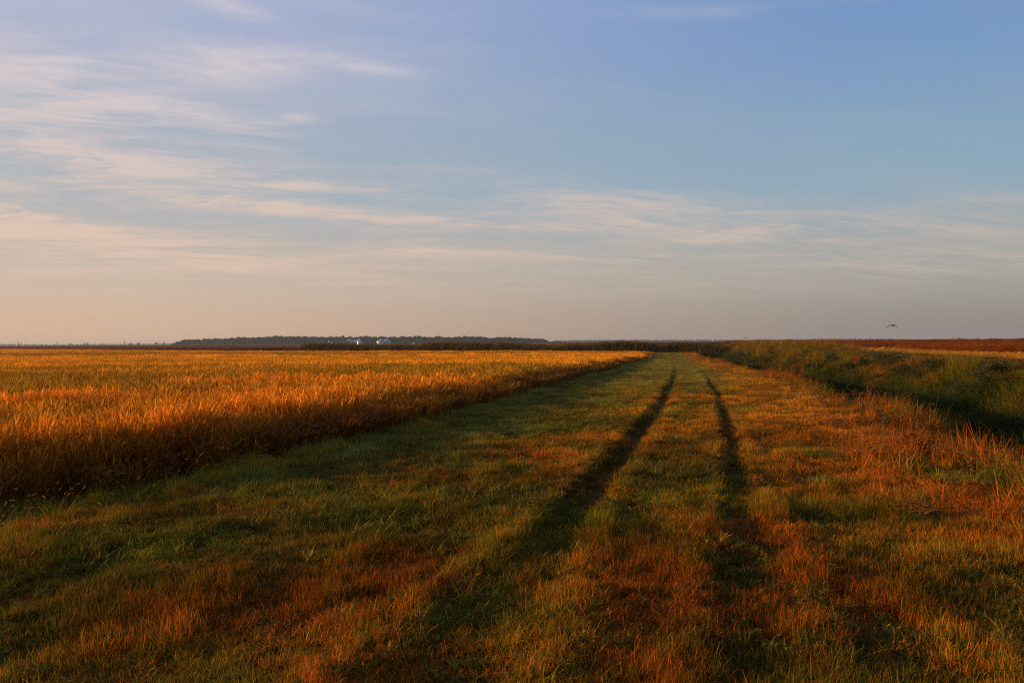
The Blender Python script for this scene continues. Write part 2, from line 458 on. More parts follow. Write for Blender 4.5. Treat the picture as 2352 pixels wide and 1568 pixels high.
def sample(y0, y1, ufun, dens, margin=1.18):
    """random (X, Y, u) in a distance band between two lateral limits, inside a widened view wedge"""
    u0, u1 = ufun
    ym = np.linspace(y0, y1, 60)
    lo = np.maximum(u0 + Lx(ym), -.655 * ym * margin - 2.0); hi = np.minimum(u1 + Lx(ym), .655 * ym * margin + 2.0)
    w = np.maximum(hi - lo, 0)
    area = np.trapezoid(w, ym) if hasattr(np, 'trapezoid') else np.trapz(w, ym)
    n = int(area * dens)
    if n < 1: return np.zeros((0,)), np.zeros((0,)), np.zeros((0,))
    cdf = np.concatenate([[0], np.cumsum((w[1:] + w[:-1]) / 2)]); cdf /= cdf[-1]
    Y = np.interp(rng.uniform(0, 1, n), cdf, ym)
    l = np.interp(Y, ym, lo); h = np.interp(Y, ym, hi)
    X = l + rng.uniform(0, 1, n) * (h - l)
    return X, Y, X - Lx(Y)

# ---------------------------------------------------------------- grass on the track
DRY = np.array([.60, .225, .014]); RUST = np.array([.48, .115, .008]); OLIVE = np.array([.27, .165, .011]); GREEN = np.array([.110, .130, .009])
SAGE = np.array([.30, .245, .045])
def dryness(X, Y, u):
    d = .55 + 1.25 * (fbm(X * .35, Y * .25, 101) - .5) * 2 * .6 + 1.5 * (fbm(X * 1.3, Y * 1.0, 105) - .5) * .8
    d = d - .42 * sstep(-u, .7, 2.6)                                   # greener strip beside the crop
    d = d - .75 * sstep(Y, 24, 42) * (1 - sstep(u, 1.9, 3.0))          # the track turns green further on
    d = d + .34 * sstep(u, 1.9, 3.2) * sstep(Y, 9, 16) - .16 * sstep(u, 1.9, 2.6) * (1 - sstep(Y, 7, 12))
    d = d - .40 * np.exp(-((u - .9) / 1.0) ** 2) * np.exp(-((Y - 9.5) / 2.2) ** 2)
    return np.clip(d, 0, 1)
def grass_tint(X, Y, u):
    n = len(X); d = dryness(X, Y, u)
    d = np.clip(d + rng.normal(0, .22, n), 0, 1)
    g = lerp(GREEN, SAGE, sstep(Y, 14, 45) * .8)[:, :] if False else GREEN[None] * (1 - (np.maximum(sstep(Y, 12, 34) * .95, .8 * sstep(-u, 1.2, 3) * sstep(Y, 6, 13)))[:, None]) + SAGE[None] * (np.maximum(sstep(Y, 12, 34) * .95, .8 * sstep(-u, 1.2, 3) * sstep(Y, 6, 13)))[:, None]
    dry = lerp(DRY, RUST, np.clip(1.45 - Y / 14 + .9 * (fbm(X * .5, Y * .5, 131) - .5), 0, 1))
    c = np.where((d < .5)[:, None], g * (1 - 2 * d[:, None]) + OLIVE * 2 * d[:, None], OLIVE * (2 - 2 * d[:, None]) + dry * (2 * d[:, None] - 1))
    dk = .62 + .5 * sstep(fbm(X * 1.1, Y * .9, 137), .35, .6)                # dead thatch and fresher growth in patches
    return c * rng.uniform(.7, 1.25, (n, 1)) * dk[:, None]
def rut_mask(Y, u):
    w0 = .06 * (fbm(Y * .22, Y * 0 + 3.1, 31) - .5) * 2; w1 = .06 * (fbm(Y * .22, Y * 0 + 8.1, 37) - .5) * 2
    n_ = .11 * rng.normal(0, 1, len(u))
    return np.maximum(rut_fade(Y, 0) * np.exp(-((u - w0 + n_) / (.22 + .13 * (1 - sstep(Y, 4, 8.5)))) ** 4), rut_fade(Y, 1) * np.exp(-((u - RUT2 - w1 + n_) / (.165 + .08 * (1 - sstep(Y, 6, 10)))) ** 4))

G = Pts()
for y0, y1, dens, hs, ss in ((2.6, 9, 330, 1.0, .9), (9, 20, 170, 1.02, 1.15), (20, 45, 62, 1.1, 1.7), (45, 110, 20, 1.3, 2.7), (110, 225, 7, 1.7, 4.4)):
    X, Y, u = sample(y0, y1, (-7.4 if y0 < 12 else -5.9, 7.2), dens)
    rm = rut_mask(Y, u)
    keep = rng.uniform(0, 1, len(X)) > rm * .30
    X, Y, u, rm = X[keep], Y[keep], u[keep], rm[keep]
    n = len(X)
    cl = fbm(X * 2.4, Y * 1.9, 145, 3); k2 = rng.uniform(0, 1, n) > .45 * (1 - sstep(cl, .28, .42)) * (Y < 40)
    X, Y, u, rm, cl = X[k2], Y[k2], u[k2], rm[k2], cl[k2]; n = len(X)
    tall = .55 + .4 * fbm(X * .8, Y * .8, 141) + .75 * sstep(cl, .42, .72)
    tall = tall * (1 + 1.3 * sstep(-u, 4.3, 5.6) + 1.2 * sstep(u, 4.2, 5.8))
    tall = tall * (1 - .5 * rm) * rng.uniform(.75, 1.3, n) * hs
    w = ss * rng.uniform(.8, 1.25, n)
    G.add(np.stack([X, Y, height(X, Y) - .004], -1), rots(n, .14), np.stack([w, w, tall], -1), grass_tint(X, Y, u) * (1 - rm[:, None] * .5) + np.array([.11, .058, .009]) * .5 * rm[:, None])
P_, R_, S_, T_ = G.cat()
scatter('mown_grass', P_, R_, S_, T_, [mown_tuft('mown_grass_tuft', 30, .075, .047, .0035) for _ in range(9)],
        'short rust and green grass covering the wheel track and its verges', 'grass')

# larger green tussocks and broad-leaved grass patches in the verge
G = Pts()
for y0, y1, dens in ((2.6, 12, 44), (12, 30, 16), (30, 80, 4)):
    X, Y, u = sample(y0, y1, (-5.6, 5.5), dens)
    m = (sstep(fbm(X * .9, Y * .9, 161), .5, .66) * (1 - sstep(dryness(X, Y, u), .45, .8)) * (1 - rut_mask(Y, u)))
    keep = rng.uniform(0, 1, len(X)) < m; X, Y, u = X[keep], Y[keep], u[keep]; n = len(X)
    s = rng.uniform(.6, 1.3, n)
    G.add(np.stack([X, Y, height(X, Y)], -1), rots(n, .12), np.stack([s, s, s], -1), lerp(np.array([.15, .185, .022]), np.array([.30, .20, .02]), rng.uniform(0, .8, n)) * rng.uniform(.6, 1.5, (n, 1)))
P_, R_, S_, T_ = G.cat()
scatter('green_tussock_grass', P_, R_, S_, T_, [grass_tuft('broad_grass_tuft', 14, .06, .085, .0070, M_GRASS, (.15, .9), (.4, 1.5), 5) for _ in range(5)],
        'clumps of broad green grass leaves standing in the short turf', 'grass')

G = Pts()
for y0, y1, dens in ((2.6, 10, 60), (10, 24, 16)):
    X, Y, u = sample(y0, y1, (-5.6, 5.5), dens)
    m = sstep(fbm(X * 1.1 + 7, Y * 1.1, 171), .52, .62) * (1 - np.clip(1.6 * rut_mask(Y, u), 0, 1))
    keep = rng.uniform(0, 1, len(X)) < m; X, Y, u = X[keep], Y[keep], u[keep]; n = len(X); s = rng.uniform(.5, 1.4, n)
    G.add(np.stack([X, Y, height(X, Y)], -1), rots(n, .15), np.stack([s, s, s], -1),
          np.array([[.08, .11, .012], [.13, .13, .014], [.28, .085, .009], [.30, .17, .02]])[rng.choice(4, n, p=[.4, .25, .2, .15])] * rng.uniform(.6, 1.4, (n, 1)))
scatter('small_weeds', *G.cat(), [leafy_clump('small_weed_clump', 6, .06, .065, .021, 10, None, .1, .7) for _ in range(5)],
        'small broad-leaved weeds dotted through the short turf', 'weeds')

# foxtail and tall stems along the foot of the crop and scattered in the verge
G = Pts()
for y0, y1, dens in ((3, 14, 3.5), (14, 40, 1.2)):
    X, Y, u = sample(y0, y1, (-5.9, 6.0), dens)
    m = .10 + .9 * sstep(-u, 4.2, 5.2) + .5 * sstep(u, 4.0, 5.0)
    keep = rng.uniform(0, 1, len(X)) < m; X, Y = X[keep], Y[keep]; n = len(X)
    s = rng.uniform(.6, 1.3, n) * np.where(np.abs(X - Lx(Y)) < 4, .55, 1)
    G.add(np.stack([X, Y, height(X, Y)], -1), rots(n, .1), np.stack([s, s, s], -1), lerp(OLIVE, DRY, rng.uniform(.1, .8, n)))
P_, R_, S_, T_ = G.cat()
scatter('foxtail_grass', P_, R_, S_, T_, [foxtail_tuft('foxtail_tuft', 6, .10, .38) for _ in range(4)],
        'thin foxtail grass with nodding pale seed heads at the foot of the crop', 'grass')

# ---------------------------------------------------------------- ripe crop, left
def far_edge(X): return np.interp(X, [-900, -310, -63, 33, 60], [620, 480, 245, 196, 190])
GOLD = np.array([.84, .385, .022]); AMBER = np.array([.78, .290, .017]); CGREEN = np.array([.30, .19, .012])
def crop_tint(X, Y, u):
    n = len(X); t = fbm(X * .13, Y * .13, 201)
    c = lerp(AMBER, GOLD, np.clip(sstep(Y, 12, 60) * .8 + (t - .5), 0, 1))
    gr = np.clip(1.3 * sstep(fbm(X * .05, Y * .11, 205), .52, .70) * sstep(Y, 9, 16) + .45 * sstep(fbm(X * .5, Y * .5, 207), .5, .75), 0, .75)
    c = c * (1 - gr[:, None]) + CGREEN * gr[:, None]
    eb = ((1 - sstep(-u, 5.6, 7.0)) * (.55 + .45 * sstep(fbm(X * .5, Y * .5, 223), .35, .6)))[:, None]     # dead-leaf brown along the margin, darkened to paint in its shade
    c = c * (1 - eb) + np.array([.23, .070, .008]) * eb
    return c * rng.uniform(.55, 1.2, (n, 1))
G1, G2, G3 = Pts(), Pts(), Pts()
for Gx, y0, y1, dens, base in ((G1, 4, 22, 32, 1.0), (G1, 22, 45, 18, 1.2), (G2, 45, 120, 3.4, 1.0), (G3, 120, 500, .30, 1.0)):
    X, Y, u = sample(y0, y1, (-2000, -4.8), dens)
    u = u + .9 * (1 - sstep(Y, 9.5, 14)) + 1.3 * (1 - sstep(Y, 7, 10.5))      # the margin swings away close by
    edge = -5.0 - .45 * (fbm(Y * .5, Y * 0, 211) - .3)
    keep = (u < edge) & (Y < far_edge(X)); X, Y, u = X[keep], Y[keep], u[keep]; n = len(X)
    levee = sstep(vnoise(Y * .022 + X * .004 + .4 * fbm(X * .01, Y * .01, 221), X * .002, 219), .62, .8)
    s = base * rng.uniform(.85, 1.2, n)
    e_ = 1 - sstep(-u, 5.1, 6.9)
    hz = (.95 + .30 * (fbm(X * .8, Y * .8, 215) - .5)) * rng.uniform(.86, 1.12, n) * (1 - .48 * e_) - .10 * levee * (Y > 40)
    tilt = rots(n, .06); e = 1 - sstep(-u, 5.2, 6.0)
    tl_ = e * rng.uniform(-.08, .26, n); tilt[:, 0] += tl_ * np.sin(tilt[:, 2]); tilt[:, 1] += tl_ * np.cos(tilt[:, 2])
    tc = crop_tint(X, Y, u); tc = tc * (1 - .35 * (levee * (Y > 40))[:, None])
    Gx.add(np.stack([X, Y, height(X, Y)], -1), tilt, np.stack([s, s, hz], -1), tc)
CROP = [(G1, [crop_clump('crop_clump', 11, .13) for _ in range(7)]),
        (G2, [crop_clump('crop_patch', 60, .55, 1.7, 2, 3) for _ in range(4)]),
        (G3, [crop_clump('crop_block', 190, 2.2, 4.5, 1, 2, True, False) for _ in range(3)])]
for (Gx, srcs), lab, nm in zip(CROP, ('golden ripe grain standing beside the grass track, its near edge in shade',
                                      'golden ripe grain further out in the field, leaf tips catching the sun',
                                      'far golden band of ripe grain reaching the reed belt'), ('grain_crop', 'grain_crop', 'grain_crop')):
    scatter(nm, *Gx.cat(), srcs, lab, 'grain crop')

# ---------------------------------------------------------------- ditch banks and verge weeds, right
G = Pts(); Gl = Pts(); Gg = Pts()
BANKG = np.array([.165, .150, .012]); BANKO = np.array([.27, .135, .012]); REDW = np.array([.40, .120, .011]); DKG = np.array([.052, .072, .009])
for y0, y1, dens, ss in ((6, 20, 16, 1.0), (20, 50, 8, 1.25), (50, 110, 3.2, 1.7), (110, 235, 1.3, 2.6)):
    X, Y, u = sample(y0, y1, (3.3, 25.0), dens); n = len(X)
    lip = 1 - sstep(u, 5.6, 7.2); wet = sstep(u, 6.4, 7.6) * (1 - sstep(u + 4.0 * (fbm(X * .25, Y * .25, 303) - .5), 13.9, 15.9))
    fl = fbm(X * .22, Y * .22, 301); f2 = fbm(X * .7, Y * .7, 305)
    c = lerp(BANKG, BANKO, sstep(fl + .3 * (f2 - .5), .42, .62))
    rd = np.clip(sstep(f2, .5, .68) * .6 * (1 - wet) + lip * sstep(f2, .35, .55), 0, 1)
    c = c * (1 - rd[:, None]) + REDW * rd[:, None]
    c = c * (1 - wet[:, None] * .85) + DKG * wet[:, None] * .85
    c = c * rng.uniform(.75, 1.25, (n, 1))
    keep = rng.uniform(0, 1, n) < np.maximum(sstep(u, 4.3, 5.6), .55 * sstep(u, 3.3, 4.6) * (1 - sstep(Y, 13, 24)) * sstep(f2, .40, .55))
    far_ = .66 + .75 * sstep(Y, 94, 112) * sstep(u, 12, 16)
    h = (.30 + 1.25 * sstep(fbm(X * .42, Y * .42, 311), .22, .78)) * (far_ - .08 * lip + .40 * wet * sstep(u, 11.0, 13.0)) * (.5 + .5 * sstep(u, 4.0, 5.4)) * (1 - .33 * sstep(u, 5.4, 6.8) * (1 - sstep(u, 10.5, 13))) * rng.uniform(.7, 1.25, n) * (1 - .70 * sstep(u, 15.8, 18.0) * (1 - .85 * sstep(Y, 94, 112)))
    s = ss * rng.uniform(.8, 1.25, n); P = np.stack([X, Y, height(X, Y) - .01], -1)
    isleaf = rng.uniform(0, 1, n) < np.clip(.22 + .5 * wet + .5 * sstep(f2, .55, .7), 0, .85)
    k = keep & ~isleaf; Gg.add(P[k], rots(n, .12)[k], np.stack([s, s, h], -1)[k], c[k])
    k = keep & isleaf; Gl.add(P[k], rots(n, .12)[k], np.stack([s, s, h], -1)[k], (c * np.array([.75, .95, .9]))[k])
scatter('bank_grass', *Gg.cat(), [grass_tuft('bank_grass_tuft', 46, .20, .62, .0085, M_WEED, (.03, .35), (0, .8), 4) for _ in range(5)],
        'tall olive and rusty grass covering the ditch banks', 'bank grass')
scatter('bank_weeds', *Gl.cat(), [leafy_clump('bank_weed_clump', 9, .18, .75, .085, 16) for _ in range(5)],
        'leafy weeds mixed through the grass of the ditch banks', 'weeds')

# dry stubble lane between the bank and the brown field
G = Pts()
for y0, y1, dens, ss in ((28, 90, 4, 1.6), (90, 260, 1.2, 3.2)):
    X, Y, u = sample(y0, y1, (22.5, 32.0), dens); n = len(X)
    s = ss * rng.uniform(.8, 1.2, n)
    G.add(np.stack([X, Y, height(X, Y)], -1), rots(n, .2), np.stack([s, s, rng.uniform(.5, 1.1, n)], -1),
          lerp(np.array([.60, .26, .035]), np.array([.40, .19, .02]), rng.uniform(0, 1, n) * sstep(fbm(X * .2, Y * .2, 331), .4, .7)))
scatter('straw_lane', *G.cat(), [grass_tuft('straw_tuft', 46, .30, .14, .012, M_GRASS, (.3, 1.2), (0, .6), 2) for _ in range(3)],
        'pale dry straw lane between the ditch bank and brown field', 'straw lane')

# brown crop beyond
BROWN = np.array([.25, .066, .006]); BROWN2 = np.array([.31, .092, .008])
Ga, Gb = Pts(), Pts()
for Gx, y0, y1, dens, ss in ((Ga, 35, 110, 2.2, 1.0), (Ga, 110, 260, .7, 1.9), (Gb, 260, 1500, .035, 1.0)):
    X, Y, u = sample(y0, y1, (31.0, 2000), dens, 1.1)
    k_ = X > .285 * Y - 4; X, Y, u = X[k_], Y[k_], u[k_]; n = len(X)
    s = ss * rng.uniform(.85, 1.2, n)
    Gx.add(np.stack([X, Y, height(X, Y)], -1), rots(n, .08), np.stack([s, s, rng.uniform(.8, 1.15, n)], -1),
           lerp(BROWN, BROWN2, np.clip(fbm(X * .06, Y * .06, 341) * 1.6 - .3, 0, 1)) * rng.uniform(.75, 1.25, (n, 1)))
scatter('brown_crop', *Ga.cat(), [leafy_clump('brown_crop_patch', 26, .55, .85, .13, 12) for _ in range(3)],
        'low reddish brown crop behind the straw lane', 'brown crop')
scatter('brown_crop', *Gb.cat(), [leafy_clump('brown_crop_block', 70, 4.5, .85, .55, 10) for _ in range(2)],
        'far reddish brown crop stretching flat to the right horizon', 'brown crop')

# dark brown crop beyond the grain, left: low bumpy sheet of plants
G = Pts()
n = 9000
Yf = 430 + 1800 * rng.uniform(0, 1, n) ** 1.5; Xf = rng.uniform(-.78, .16, n) * Yf
keep = Yf > far_edge(Xf) + 18; Xf, Yf = Xf[keep], Yf[keep]; n = len(Xf)
s = rng.uniform(1.4, 2.4, n)
G.add(np.stack([Xf, Yf, height(Xf, Yf) - .05], -1), rots(n, .01), np.stack([s, s, rng.uniform(1.0, 1.3, n)], -1),
      lerp(np.array([.24, .085, .026]), np.array([.33, .125, .036]), rng.uniform(0, 1, n)))
scatter('dark_brown_crop', *G.cat(), [leafy_clump('dark_crop_block', 70, 4.5, .85, .55, 10) for _ in range(2)],
        'dark brown crop in a thin strip between golden grain and far trees', 'brown crop')

# ---------------------------------------------------------------- reed belt behind the grain
rp = np.array([(690, 796.0), (695, 789.0), (705, 786.5), (730, 787), (770, 789), (860, 791), (960, 790.5), (990, 786), (1040, 784.5), (1170, 786.5), (1215, 789), (1235, 791), (1286, 792), (1333, 788.5),
               (1362, 790.5), (1390, 785.5), (1418, 782.5), (1456, 784), (1506, 790.5), (1535, 789), (1557, 785.5), (1591, 785.5), (1615, 787.5), (1640, 791), (1680, 793.5), (1725, 795)])
G = Pts(); n = 8500
px = rng.uniform(692, 1725, n); row = rng.uniform(0, 1, n) ** 1.4
D = np.interp(px, [690, 1000, 1290, 1480, 1560, 1640], [262, 232, 212, 206, 205, 200]) + row * 12
X = (px - 1176) / F * D; Y = D
top = CAM_H + (HORIZON - .0055 * (px - 1176) - np.interp(px, rp[:, 0], rp[:, 1])) / F * (D - row * 12)
zb = height(X, Y); hgt = np.clip(top - zb, .8, 5) * rng.uniform(.70, 1.05, n) * (.70 + .55 * fbm(px * .045, row * 3, 411))
s = rng.uniform(.8, 1.3, n)
tint = lerp(np.array([.085, .062, .016]), np.array([.130, .092, .024]), np.clip(fbm(px * .02, px * 0, 401) * 1.8 - .4 + rng.normal(0, .2, n), 0, 1)) * (.6 + .8 * fbm(px * .11, row * 2, 421))[:, None]
G.add(np.stack([X, Y, zb], -1), rots(n, .05), np.stack([s, s, hgt], -1), tint)
scatter('reed_belt', *G.cat(), [grass_tuft('reed_tuft', 60, .6, .85, .055, M_WEED, (0, .35), (0, .7), 3, .2) for _ in range(3)] + [leafy_clump('reed_bush', 12, .55, .85, .24, 16) for _ in range(3)],
        'belt of tall olive brown reeds along the far end of the grain field', 'reeds')

# ---------------------------------------------------------------- far woods
TREES = [crown_src('wood_tree', 1.0, .34, 16, 26, .11).src('wood_tree', M_TREE) for _ in range(5)]
TREES2 = [o.copy() for o in TREES]
wp = np.array([(394, 789), (400, 786.5), (420, 781), (470, 779), (520, 777.6), (560, 775), (640, 772.5), (700, 774), (750, 772.6), (820, 773.5), (850, 772.5), (900, 774), (980, 773.5),
               (1030, 774.5), (1095, 773.5), (1130, 775.5), (1165, 774), (1209, 776.5), (1236, 778), (1240, 776.5), (1252, 779), (1262, 785), (1268, 783), (1288, 783.2), (1291, 787)])
G = Pts(); n = 1000
px = rng.uniform(396, 1289, n); row = rng.uniform(0, 1, n); D = 2180 + row * 110
X = (px - 1176) / F * D
top = CAM_H + (HORIZON - .0055 * (px - 1176) - np.interp(px, wp[:, 0], wp[:, 1])) / F * D
H = np.clip(top + 1.1, 2, 30) * np.clip(rng.normal(.92, .10, n), .6, 1.14)
s = np.clip(H * rng.uniform(.75, 1.15, n), 8, 26) * 1.15
zb = np.full(n, -1.3)
G.add(np.stack([X, D, zb], -1), rots(n, .02), np.stack([s, s, H], -1), lerp(np.array([.040, .050, .018]), np.array([.070, .066, .022]), rng.uniform(0, 1, n)))
scatter('woods', *G.cat(), TREES, 'long dark belt of woods behind the farm buildings', 'woods')

G = Pts(); n = 1500
px = np.concatenate([rng.uniform(1284, 2110, 1050), rng.uniform(-60, 400, 450)])
D = rng.uniform(5200, 5600, n); X = (px - 1176) / F * D
tp = -1.2 + np.interp(px, [-60, 0, 150, 250, 330, 400, 1284, 1350, 1700, 1900, 2000, 2080, 2110], [791.6, 791.2, 791.6, 790.8, 790.2, 789.8, 783, 781.8, 781.2, 779.2, 779.0, 779.6, 780.6])
top = CAM_H + (HORIZON - .0055 * (px - 1176) - tp) / F * D
zb = height(X, D); H = np.clip(top - zb, 3, 30) * np.clip(rng.normal(.9, .12, n), .55, 1.1)
s = np.clip(H * 1.5, 12, 40) * rng.uniform(.8, 1.3, n)
G.add(np.stack([X, D, zb], -1), rots(n, .02), np.stack([s, s, H], -1), lerp(np.array([.040, .050, .018]), np.array([.06, .06, .022]), rng.uniform(0, 1, n)))
scatter('distant_woods', *G.cat(), TREES2, 'thin hazy blue line of woods along the horizon', 'woods')

# single trees one can pick out along the horizon
M_CROWN = leaf_mat('tree_crown_leaves', (.034, .044, .016), (.066, .066, .022), .15, .4)
M_BARK = solid_mat('tree_bark', (.06, .04, .025), .9)
def tree(name, loc, H, W, label, group=None):
    t = empty(name, loc, rng.uniform(0, 6)); tag(t, label, 'tree', group)
    m = MB(); m.tube((0, 0, -.3), (0, 0, H * .45), H * .030, H * .018)
    for q in range(5):
        a = q * 1.3; m.tube((0, 0, H * (.26 + .03 * q)), (math.cos(a) * W * .28, math.sin(a) * W * .28, H * (.52 + .05 * q)), H * .014, H * .006)
    m.build('trunk', M_BARK, t)
    A = crown_src('c', H, W * .5, 22, 34, H * .085); V = np.concatenate(A.V[1:]); Fc = np.concatenate([f - 12 for f in A.F[1:]])
    mesh_obj('crown', V, Fc, M_CROWN, t)
    return t
tl = [(162, 788.4, 9, 'low rounded tree standing alone before the leftmost thin treeline'), (194, 788.6, 8, 'left one of two small trees close together between the power poles'),
      (201, 788.0, 6, 'right one of two small trees close together between the power poles'), (238, 788.3, 8, 'lone dark tree just left of the close pair of poles'),
      (318, 786.6, 11, 'tallest dark tree of the left treeline, left of a pole'), (359, 786.0, 8, 'tree on the horizon left of the smaller pole before the woods'),
      (377, 786.3, 9, 'round tree beside the pole nearest the woods'), (300, 787.3, 10, 'flat broad tree in the middle of the left treeline')]
for px_, py_, w_, lab in tl:
    p_ = px2(px_, py_, 3600); tree('tree', (p_.x, p_.y, -1.2), p_.z + 1.2, w_ * 1.9, lab)
for px_, py_, w_, lab in ((2202, 775.4, 8, 'taller dark tree alone on the right horizon past the brown crop'), (2223, 777.2, 6, 'smallest of three trees on the right horizon'), (2247, 776.8, 9, 'broad low tree furthest right on the horizon')):
    p_ = px2(px_, py_, 2600); zb_ = float(height(p_.x, p_.y)); tree('tree', (p_.x, p_.y, zb_), p_.z - zb_, w_ * 1.5, lab)
for px_, py_, w_, lab in ((850, 770.0, 15, 'highest crown rising over the woods between the grain bins'), (1279, 781.5, 14, 'small detached tree at the right end of the dark woods'),
                          (943, 772.3, 10, 'square topped tree standing over the woods right of the white bins')):
    p_ = px2(px_, py_, 2160); tree('tree', (p_.x, p_.y, -1.2), p_.z + 1.2, w_, lab)

# ---------------------------------------------------------------- power poles and pylon
M_POLE = solid_mat('weathered_pole_wood', (.085, .062, .045), .85)
M_INS = solid_mat('insulator_glaze', (.10, .09, .085), .3)
pole0 = empty('utility_pole', (0, 0, 0), R(8))
m = MB(); m.tube((0, 0, -.3), (0, 0, 10.0), .48, .40, 10); m.build('pole', M_POLE, pole0)
m = MB(); m.box((0, 0, 9.35), (4.6, .5, .55)); m.build('crossarm', M_POLE, pole0)
m = MB(); m.tube((-.9, 0, 9.18), (-.1, -.05, 8.4), .07); m.tube((.9, 0, 9.18), (.1, -.05, 8.4), .07); m.build('brace', M_POLE, pole0)
for q in (-1.8, -.8, 1.8):
    m = MB(); m.lathe([(.01, 0), (.10, .02), (.14, .12), (.08, .2), (.12, .3), (.01, .36)], 10, (q, 0, 9.53)); m.build('insulator', M_INS, pole0, True)
pl = [(42.5, 785.2, 1.0, 'left pole of the leftmost pair, faint against the pale sky'), (48.5, 785.8, .95, 'right pole of the leftmost pair with short crossarm'),
      (132, 785.8, .95, 'single pole between the leftmost pair and the two small trees'), (194.5, 786.0, .95, 'left pole of the second pair above the low treeline'),
      (200.5, 786.2, .9, 'right pole of the second pair above the low treeline'), (285.5, 784.2, 1.15, 'darkest and tallest pole with wide crossarm, by the tallest tree'),
      (376.5, 784.6, .9, 'small pole nearest the left end of the woods')]
for i, (px_, py_, w_, lab) in enumerate(pl):
    o = pole0 if i == 0 else copy_tree(pole0)
    p_ = px2(px_, py_, 1500 / w_); s_ = (p_.z + 1.2) / 10.0
    o.location = (p_.x, p_.y, -1.2); o.scale = (s_, s_, s_); o.rotation_euler = (0, 0, R(8 + 25 * (i % 3 - 1)))
    tag(o, lab, 'utility pole', 'power line poles on the left horizon')
py0 = px2(1712.5, 773.6, 2400); pz = float(height(py0.x, py0.y)); Hp = py0.z - pz
pyl = empty('transmission_pylon', (py0.x, py0.y, pz)); tag(pyl, 'two legged wooden transmission pylon with crossbar on the horizon', 'pylon')
for q in (-3.6, 3.6):
    m = MB(); m.tube((q, 0, -.3), (q, 0, Hp), .42, .3, 10); m.build('leg', M_POLE, pyl)
m = MB(); m.box((0, .45, Hp - 1.6), (14.5, .4, .5)); m.build('crossarm', M_POLE, pyl)
m = MB(); m.tube((-3.6, 0, Hp * .45), (3.6, 0, Hp * .78), .14); m.tube((3.6, 0, Hp * .45), (-3.6, 0, Hp * .78), .14); m.build('brace', M_POLE, pyl)
for q in (-6.6, 0, 6.6):
    m = MB(); m.tube((q, .45, Hp - 1.85), (q, .45, Hp - 3.6), .16, .16, 8); m.build('insulator', M_INS, pyl)

# ---------------------------------------------------------------- farm: bins, sheds, tanks
M_GALV = solid_mat('galvanised_steel', (.44, .47, .50), .36, .6, .1, .3, stretch=(1, 1, 6))
M_ROOF = solid_mat('galvanised_roof', (.50, .54, .58), .42, .45, .08, .3)
M_BLUE = solid_mat('blue_grey_cladding', (.095, .135, .185), .7, 0, .12, .3, stretch=(6, 6, .4))
M_SLATE = solid_mat('dark_blue_roofing', (.085, .120, .165), .8, 0, .12, .2, .1)
M_CREAM = solid_mat('cream_cladding', (.62, .50, .36), .55, 0, .08, .4)
M_RUST = solid_mat('rusty_roofing', (.17, .065, .045), .6, .1, .25, .3)
M_DARKW = solid_mat('dark_timber', (.035, .028, .024), .9)
M_WHITE = solid_mat('white_tank_paint', (.66, .66, .64), .4, 0, .05, .5)
DF = 1500.0
def fx(px): return (px - 1176) / F * DF
GZ = -1.2
bin0 = empty('grain_bin', (0, 0, 0))
prof = []
for k in range(41):
    prof.append((8.0 + (.06 if k % 2 else 0), -.3 + 6.1 * k / 40))
m = MB(); m.lathe(prof, 48); m.build('wall', M_GALV, bin0, True)
m = MB()
m.lathe([(8.25, 5.75), (8.22, 5.9), (1.2, 10.6), (1.2, 10.7)], 48)
for q in range(24):
    a = 2 * math.pi * q / 24; m.tube((8.15 * math.cos(a), 8.15 * math.sin(a), 5.98), (1.3 * math.cos(a), 1.3 * math.sin(a), 10.62), .07, .05, 5)
m.build('roof', M_ROOF, bin0, False)
m = MB(); m.lathe([(.001, 11.45), (.8, 11.2), (1.35, 10.85), (1.3, 10.55), (1.0, 10.5)][::-1], 24); m.build('roof_cap', M_ROOF, bin0, True)
m = MB(); m.box((0, -8.12, 1.6), (1.1, .18, 2.2)); m.build('door', M_GALV, bin0)
m = MB()
for sx in (-.3, .3): m.box((3.2 + sx, -7.75, 3.2), (.09, .09, 5.4), 0)
for q in range(12): m.box((3.2, -7.75, .8 + q * .42), (.6, .06, .06))
m.build('ladder', M_GALV, bin0)
bins = [(874 , 0, .98, 1.05, 'left one of two bright grain bins standing apart right of the sheds'), (886.5, 9, .95, 1.04, 'right and rearmost of two bright grain bins right of the sheds'),
        (800, 14, .98, 1.02, 'grain bin with pale cone roof showing behind the long blue shed'), (822, 8, .93, 1.02, 'grain bin left of the middle pair beside the rusty shed'),
        (827.5, -6, .62, .98, 'front narrow bin with white wall beside the rusty open shed')]
for i, (px_, dy, sx_, sz_, lab) in enumerate(bins):
    o = bin0 if i == 0 else copy_tree(bin0)
    o.location = (fx(px_), DF + dy, GZ); o.scale = (sx_, sx_, sz_); o.rotation_euler = (0, 0, R((0, 18, -12, 7, 25)[i]))
    tag(o, lab, 'grain bin', 'steel grain bins at the farm')

